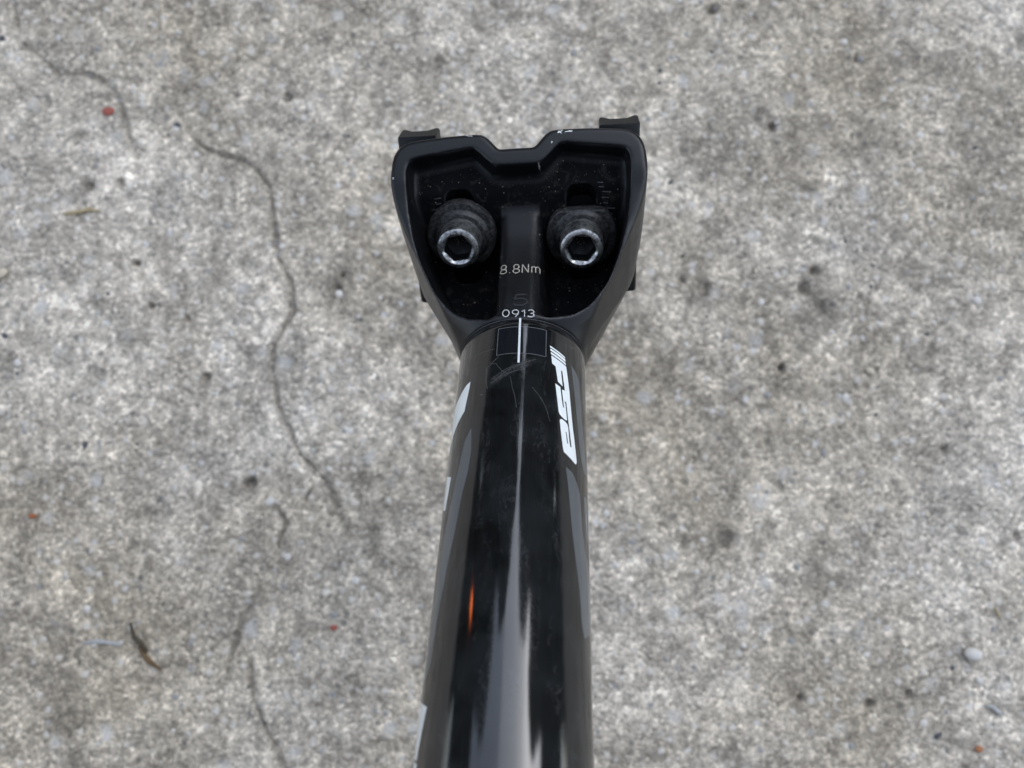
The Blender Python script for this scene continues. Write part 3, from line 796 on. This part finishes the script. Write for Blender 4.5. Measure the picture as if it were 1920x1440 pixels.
NDv = Vector(ND)
def drop(x, w, lift):
    """a point of the rim plane dropped onto the head's surface (mm, local frame)"""
    p0 = Vector(HL(np.float64(x), np.float64(w), np.float64(12.0)))
    hit, nrm, i, d = bvh.ray_cast(p0, -NDv)
    if hit is None: return None, None
    return hit + nrm * lift, nrm

def drop_strip(name, strips, wid, mat, lift, parent=None, step=.25):
    V, F = [], []
    for s in strips:
        P = []
        for i in range(len(s) - 1):
            a, b = Vector(s[i]), Vector(s[i + 1])
            n = max(1, int((b - a).length / step))
            P += [a.lerp(b, k / n) for k in range(n)]
        P.append(Vector(s[-1]))
        prev = None
        for i, p in enumerate(P):
            d = P[min(i + 1, len(P) - 1)] - P[max(i - 1, 0)]
            if d.length < 1e-6: continue
            d.normalize(); n = Vector((-d.y, d.x)) * wid / 2
            A, _ = drop(p.x + n.x, p.y + n.y, lift); B, _ = drop(p.x - n.x, p.y - n.y, lift)
            if A is None or B is None: prev = None; continue
            V += [tuple(A), tuple(B)]
            if prev is not None: F.append((prev, prev + 1, len(V) - 1, len(V) - 2))
            prev = len(V) - 2
    return part(name, V, F, mat, parent or head)

def arc(cx, cy, rx, ry, a0, a1, n=14):
    return [(cx + rx * math.cos(R(a0 + (a1 - a0) * i / n)), cy + ry * math.sin(R(a0 + (a1 - a0) * i / n))) for i in range(n + 1)]
GLY = {   # stroke letters in a unit-high box: list of strokes, advance width
    '0': ([arc(.33, .5, .30, .5, 0, 360, 24)], .66),
    '9': ([arc(.32, .68, .29, .32, 0, 360, 20), [(.61, .68), (.56, .34), (.34, 0)]], .64),
    '1': ([[(.04, .74), (.30, 1.0), (.30, 0)]], .36),
    '3': ([arc(.28, .74, .27, .26, 150, -90, 14) + arc(.28, .25, .31, .25, 90, -150, 14)], .62),
    '8': ([arc(.31, .74, .25, .26, 0, 360, 20), arc(.31, .25, .30, .25, 0, 360, 20)], .62),
    '.': ([[(.07, 0.0), (.07, .09)]], .16),
    'N': ([[(.04, 0), (.04, 1), (.62, 0), (.62, 1)]], .68),
    'm': ([[(.04, 0), (.04, .68)], [(.04, .48)] + arc(.22, .48, .18, .2, 160, 0, 8) + [(.40, 0)], [(.40, .48)] + arc(.58, .48, .18, .2, 160, 0, 8) + [(.76, 0)]], .80),
    '5': ([[(.56, 1.0), (.12, 1.0), (.08, .56)] + arc(.29, .32, .30, .32, 125, -150, 16)], .62),
}
def letters(txt, x0, x1, w0, hgt, wid, mat, lift, tilt=0.0, names='letter'):
    adv = sum(GLY[c][1] for c in txt) + .22 * (len(txt) - 1)
    k = (x1 - x0) / adv
    x = x0
    for c in txt:
        st = [[(x + px * k, w0 + py * hgt + tilt * (x + px * k)) for px, py in s] for s in GLY[c][0]]
        drop_strip(names, st, wid, mat, lift)
        x += (GLY[c][1] + .22) * k

letters('0913', -3.10, 3.60, -1.34, 1.70, .19, MAT['print'], .04, -0.0448)
letters('8.8Nm', -4.10, 4.50, 10.00, 2.30, .2, MAT['etch'], .04, 0.0000)
letters('5', -1.00, 2.20, 1.40, 2.70, .40, MAT['cast'], .10, 0.0, 'cast_mark')
CHIPS = [(-10.1, 40.6, 0.4, 2.2), (9.5, 40.2, 0.5, 1.5), (11.6, 40.2, 0.34, 3.0), (7.8, 37.9, 0.3, 0.8), (-27.3, 31.8, 0.28, 0.8), (4.8, 33.5, 0.25, 1.0), (-27.0, 38.6, 0.18, 0.6)]

# angle scale: short etched ticks beside each slot
gt = random.Random(4)
for s, n, a0 in ((1, 9, 31.0), (-1, 4, 29.6)):
    for i in range(n):
        w0 = a0 - i * .88
        xa = 17.5 + i * .27 + gt.uniform(-.2, .5)
        drop_strip('tick_mark', [[(s * xa, w0), (s * (xa + gt.uniform(1.1, 2.1)), w0 - .12)]], gt.uniform(.10, .16), MAT['seam'], .03)

# chips where the paint has been knocked off the rim
def chip(x, w, r, seed, asp=1.0):
    g = random.Random(seed)
    V, F = [], []
    c, _ = drop(x, w, .035)
    if c is None: return
    V.append(tuple(c))
    n = 12
    for k in range(n):
        a = 2 * math.pi * k / n
        rr = r * g.choice([.35, .6, .8, 1.2]) * g.uniform(.7, 1.2)
        p, _ = drop(x + rr * math.cos(a) * asp, w + rr * math.sin(a), .035)
        V.append(tuple(p) if p is not None else tuple(c))
    F = [(0, 1 + k, 1 + (k + 1) % n) for k in range(n)]
    part('paint_chip', V, F, MAT['alu'], head)
for i, (x, w_, r, asp) in enumerate(CHIPS):
    chip(x, w_, r, 20 + i, asp)

# dust and grit caught in the pocket
def dust_mesh():
    g = random.Random(9)
    V, F = [], []
    tries = 0
    inner = mirror(HALF_IN)
    while len(V) < 260 * 6 and tries < 6000:
        tries += 1
        x = g.uniform(-24, 24); w_ = g.uniform(-1, 37)
        if abs(x) < 4 and g.random() < .6: continue
        if poly_sdf(np.array([x]), np.array([w_]), inner)[0] > -.4: continue
        p, n = drop(x, w_, .0)
        if p is None or (p - Vector(HL(np.float64(x), np.float64(w_), np.float64(FLO(w_))))).length > 4 and abs(x) > 5: continue
        r = g.choice([.05, .06, .07, .09, .12, .17])
        if g.random() < .03: r = .24
        t = n.orthogonal().normalized(); u = n.cross(t)
        b0 = len(V)
        for d, m in ((t, 1), (u, .8), (-t, 1.1), (-u, .7)): V.append(tuple(p + d * r * m * g.uniform(.6, 1.3)))
        V.append(tuple(p + n * r * .8)); V.append(tuple(p - n * r * .3))
        for k in range(4):
            F.append((b0 + k, b0 + (k + 1) % 4, b0 + 4)); F.append((b0 + (k + 1) % 4, b0 + k, b0 + 5))
    o = part('dust', V, F, MAT['dust'], head, False)
    tag(o, None, None, None, 'stuff')
dust_mesh()

# ---- bolts and washers
BX = Vector((0, -.956, .293)).normalized()     # bolt axis, pointing out of the head
RX = Vector((0, .293, .956)).normalized()      # along the saddle rails
XX_ = Vector((1, 0, 0))
def loft(name, rings, mat, parent, centre, close_first=True, close_last=True, rot=0.0, seg=60):
    """rings: list of (height, radius function or number)"""
    V, F = [], []
    for (hh, rf) in rings:
        for k in range(seg):
            a = 2 * math.pi * k / seg
            r = rf(a) if callable(rf) else rf
            V.append(tuple(centre + XX_ * (r * math.cos(a + rot)) - RX * (r * math.sin(a + rot)) * -1 + BX * hh))
    for i in range(len(rings) - 1):
        for k in range(seg):
            F.append((i * seg + k, (i + 1) * seg + k, (i + 1) * seg + (k + 1) % seg, i * seg + (k + 1) % seg))
    if close_first: F.append(tuple(range(seg)))
    if close_last: F.append(tuple(range((len(rings) - 1) * seg, len(rings) * seg))[::-1])
    o = part(name, V, F, mat, parent)
    bm = bmesh.new(); bm.from_mesh(o.data); bmesh.ops.recalc_face_normals(bm, faces=bm.faces); bm.to_mesh(o.data); bm.free()
    o.data.polygons.foreach_set('use_smooth', [True] * len(o.data.polygons))
    return o
def sharp(o, ang=35):
    o.data.set_sharp_from_angle(angle=R(ang))

for s in (-1, 1):
    cpt = Vector(HL(np.float64(s * 13.7 - .15), np.float64(BW - .2 - .5 * s), np.float64(BN - .2 - .5 * s)))
    rot = R(172) if s < 0 else R(0)
    flat = lambda a: min(8.1, 6.3 / max(1e-3, math.cos(a - R(90)))) if abs((a - R(90) + math.pi) % (2 * math.pi) - math.pi) < R(75) else 8.1
    flat2 = lambda a: flat(a) - .45
    w_o = loft('washer', [(-.8, flat), (1.5, flat), (1.85, lambda a: flat(a) - .16), (2.0, flat2), (2.0, 6.5), (2.25, 6.1), (2.9, 5.7), (3.05, 5.4), (3.05, 3.0)], MAT['washer'], post, cpt, True, True, rot)
    sharp(w_o, 28)
    hexr = lambda rf: (lambda a: rf / math.cos(((a + R(8 * s)) % R(60)) - R(30)))
    bo = loft('bolt', [(-9, 2.6), (2.9, 2.6), (2.9, 4.65), (3.1, 4.8), (8.3, 4.8), (8.8, 4.6), (9.05, 4.2), (9.15, 3.62), (8.85, lambda a: min(3.42, hexr(2.86)(a) + .14)), (8.62, hexr(2.86))], MAT['steel'], post, cpt, True, False)
    so = loft('hex_socket', [(8.62, hexr(2.86)), (5.2, hexr(2.84)), (4.8, 2.0), (4.4, .3)], MAT['socket'], bo, cpt, False, True)
    sharp(bo, 26); sharp(so, 26)
    g = random.Random(60 + s)
    V, F = [], []
    for k in range(9):      # grit packed in the hex socket
        a = g.uniform(0, 6.28); rr = g.uniform(0, 1.6)
        p = cpt + BX * 5.25 + XX_ * rr * math.cos(a) + RX * rr * math.sin(a); q = g.uniform(.12, .26)
        b0 = len(V)
        for d in (XX_, RX, -XX_, -RX): V.append(tuple(p + d * q * g.uniform(.7, 1.2)))
        V.append(tuple(p + BX * q))
        F += [(b0 + j, b0 + (j + 1) % 4, b0 + 4) for j in range(4)]
    tag(part('socket_grit', V, F, MAT['dust'], bo, False), None, None, None, 'stuff')

# ---- lower saddle-rail cradle: one extrusion with a groove at each side
def cradle():
    base = (BX * -1)          # away from the bolts
    b0 = Vector(HL(np.float64(0), np.float64(BW), np.float64(BN))).dot(base)
    lo, dip, pk = b0 + 5.05, b0 + 9.2, b0 + 11.1
    tray = [(18.1, lo), (18.1, pk - .2), (18.4, pk + .35), (19.0, pk + .1), (20.4, dip + .5), (21.6, dip + .08), (22.5, dip), (23.4, dip + .08), (24.6, dip + .5), (25.9, pk + .1), (26.5, pk + .45), (26.9, pk), (26.9, lo + .6), (26.3, lo)]
    V, F = [], []
    def extrude(prof, r0, r1, ins=.2, front=1.0):
        n = len(prof); b0 = len(V)
        mx = sum(p[0] for p in prof) / n; my = sum(p[1] for p in prof) / n
        for r, q in ((r0, ins), (r0 + .35, 0), (r1 - .35, 0), (r1, ins)):
            for (x, y) in prof:
                k = front if r < (r0 + r1) / 2 else 1.0
                p = XX_ * (x * k - q * (1 if x > mx else -1)) + base * (y - q * (1 if y > my else -1)) + RX * r
                V.append(tuple(p))
        for i in range(3):
            for k in range(n):
                F.append((b0 + i * n + k, b0 + i * n + (k + 1) % n, b0 + (i + 1) * n + (k + 1) % n, b0 + (i + 1) * n + k))
        F.append(tuple(range(b0, b0 + n))); F.append(tuple(range(b0 + 3 * n, b0 + 4 * n))[::-1])
    extrude(tray, 1.2, 41.9, front=.985)
    extrude([(-x, y) for x, y in tray], 0.2, 41.9, front=1.03)
    extrude([(-19.2, lo + .03), (19.2, lo + .03), (19.2, lo + 2.8), (-19.2, lo + 2.8)], -3, 30)
    o = part('rail_cradle', V, F, MAT['cradle'])
    bm = bmesh.new(); bm.from_mesh(o.data); bmesh.ops.recalc_face_normals(bm, faces=bm.faces); bm.to_mesh(o.data); bm.free()
    sharp(o, 40)
cradle()

# ------------------------------------------------------------------ surroundings mirrored in the gloss, and an added light blocker
def make_tree():
    root = bpy.data.objects.new('evergreen_tree', None); COL.objects.link(root)
    sweep('trunk', [(0, 0, -.05), (.02, .01, 1.2), (-.02, 0, 2.6), (0, 0, 3.6)], [.13, .10, .06, .02], MAT['bark'], root)
    g = np.random.default_rng(21)
    n = 8000
    zz = g.random(n) ** 1.05 * 3.75 + .12
    rad = (1.22 * np.sqrt(np.clip(1 - (zz / 3.95) ** 4, 0, 1)) + .06) * (.55 + .45 * np.sqrt(g.random(n))) * (1 + .18 * np.sin(zz * 7))
    an = g.random(n) * 6.283
    c = np.stack([rad * np.cos(an), rad * np.sin(an), zz], -1)
    d1 = g.normal(size=(n, 3)); d1 /= np.linalg.norm(d1, axis=1)[:, None]
    d2 = np.cross(d1, g.normal(size=(n, 3))); d2 /= np.linalg.norm(d2, axis=1)[:, None]
    s = g.uniform(.12, .21, (n, 1))
    V = np.stack([c - d1 * s, c + d2 * s * .45, c + d1 * s, c - d2 * s * .45], 1).reshape(-1, 3)
    Q = np.arange(n * 4).reshape(-1, 4)
    quad_mesh('crown', V, Q, MAT['foliage'], root)
    return root
TREES = [(-56, 6.2), (-32, 5.6), (-10.8, 5.7), (19.4, 5.7), (40.5, 5.6), (64, 6.2)]
t0 = make_tree()
for i, (az, dist) in enumerate(TREES):
    t = t0
    if i:
        t = t0.copy(); COL.objects.link(t)
        for ch in t0.children:
            c = ch.copy(); COL.objects.link(c); c.parent = t
    t.location = (dist * math.sin(R(az)), dist * math.cos(R(az)), 0)
    t.rotation_euler = (0, 0, i * 1.3)
    tag(t, 'dark evergreen tree mirrored faintly in the glossy black tube', 'tree', 'evergreen trees reflected in the tube')

blocker = bpy.data.objects.new('sky_blocker', None); COL.objects.link(blocker)  # added out of view to block sky light from behind the camera
blocker.location = (0, -.72, 0)
bmw = bmesh.new(); bmesh.ops.create_cube(bmw, size=1.0)
bmesh.ops.scale(bmw, vec=(2.6, .03, .235), verts=bmw.verts)
bmesh.ops.rotate(bmw, cent=(0, 0, 0), matrix=Matrix.Rotation(R(-4), 3, 'X'), verts=bmw.verts)
pme = bpy.data.meshes.new('blocker_board'); bmw.to_mesh(pme); bmw.free(); pme.materials.append(MAT['blocker_dark'])
for i in range(10):
    o = bpy.data.objects.new('blocker_board', pme); COL.objects.link(o); o.parent = blocker
    o.location = (0, 0, .12 + i * .225)
tag(blocker, 'added unseen screen behind the camera that darkens the clamp pocket and the ground', 'blocker')

lamp = bpy.data.objects.new('garden_lamp', None); COL.objects.link(lamp)
lamp.location = (-2.70, 2.11, 0)
sweep('pole', [(0, 0, -.02), (0, 0, .3), (0, 0, .80)], [.05, .02, .02], MAT['post'], lamp, 12)
sweep('lamp_globe', [(0, 0, .79), (0, 0, .81), (0, 0, .84), (0, 0, .90), (0, 0, .93), (0, 0, .95)], [.02, .032, .042, .042, .032, .02], MAT['amber'], lamp, 16)
sweep('cap', [(0, 0, .95), (0, 0, .965), (0, 0, .985)], [.045, .042, .01], MAT['post'], lamp, 16)
tag(lamp, 'amber garden lamp showing only as the orange streak mirrored in the tube', 'lamp')
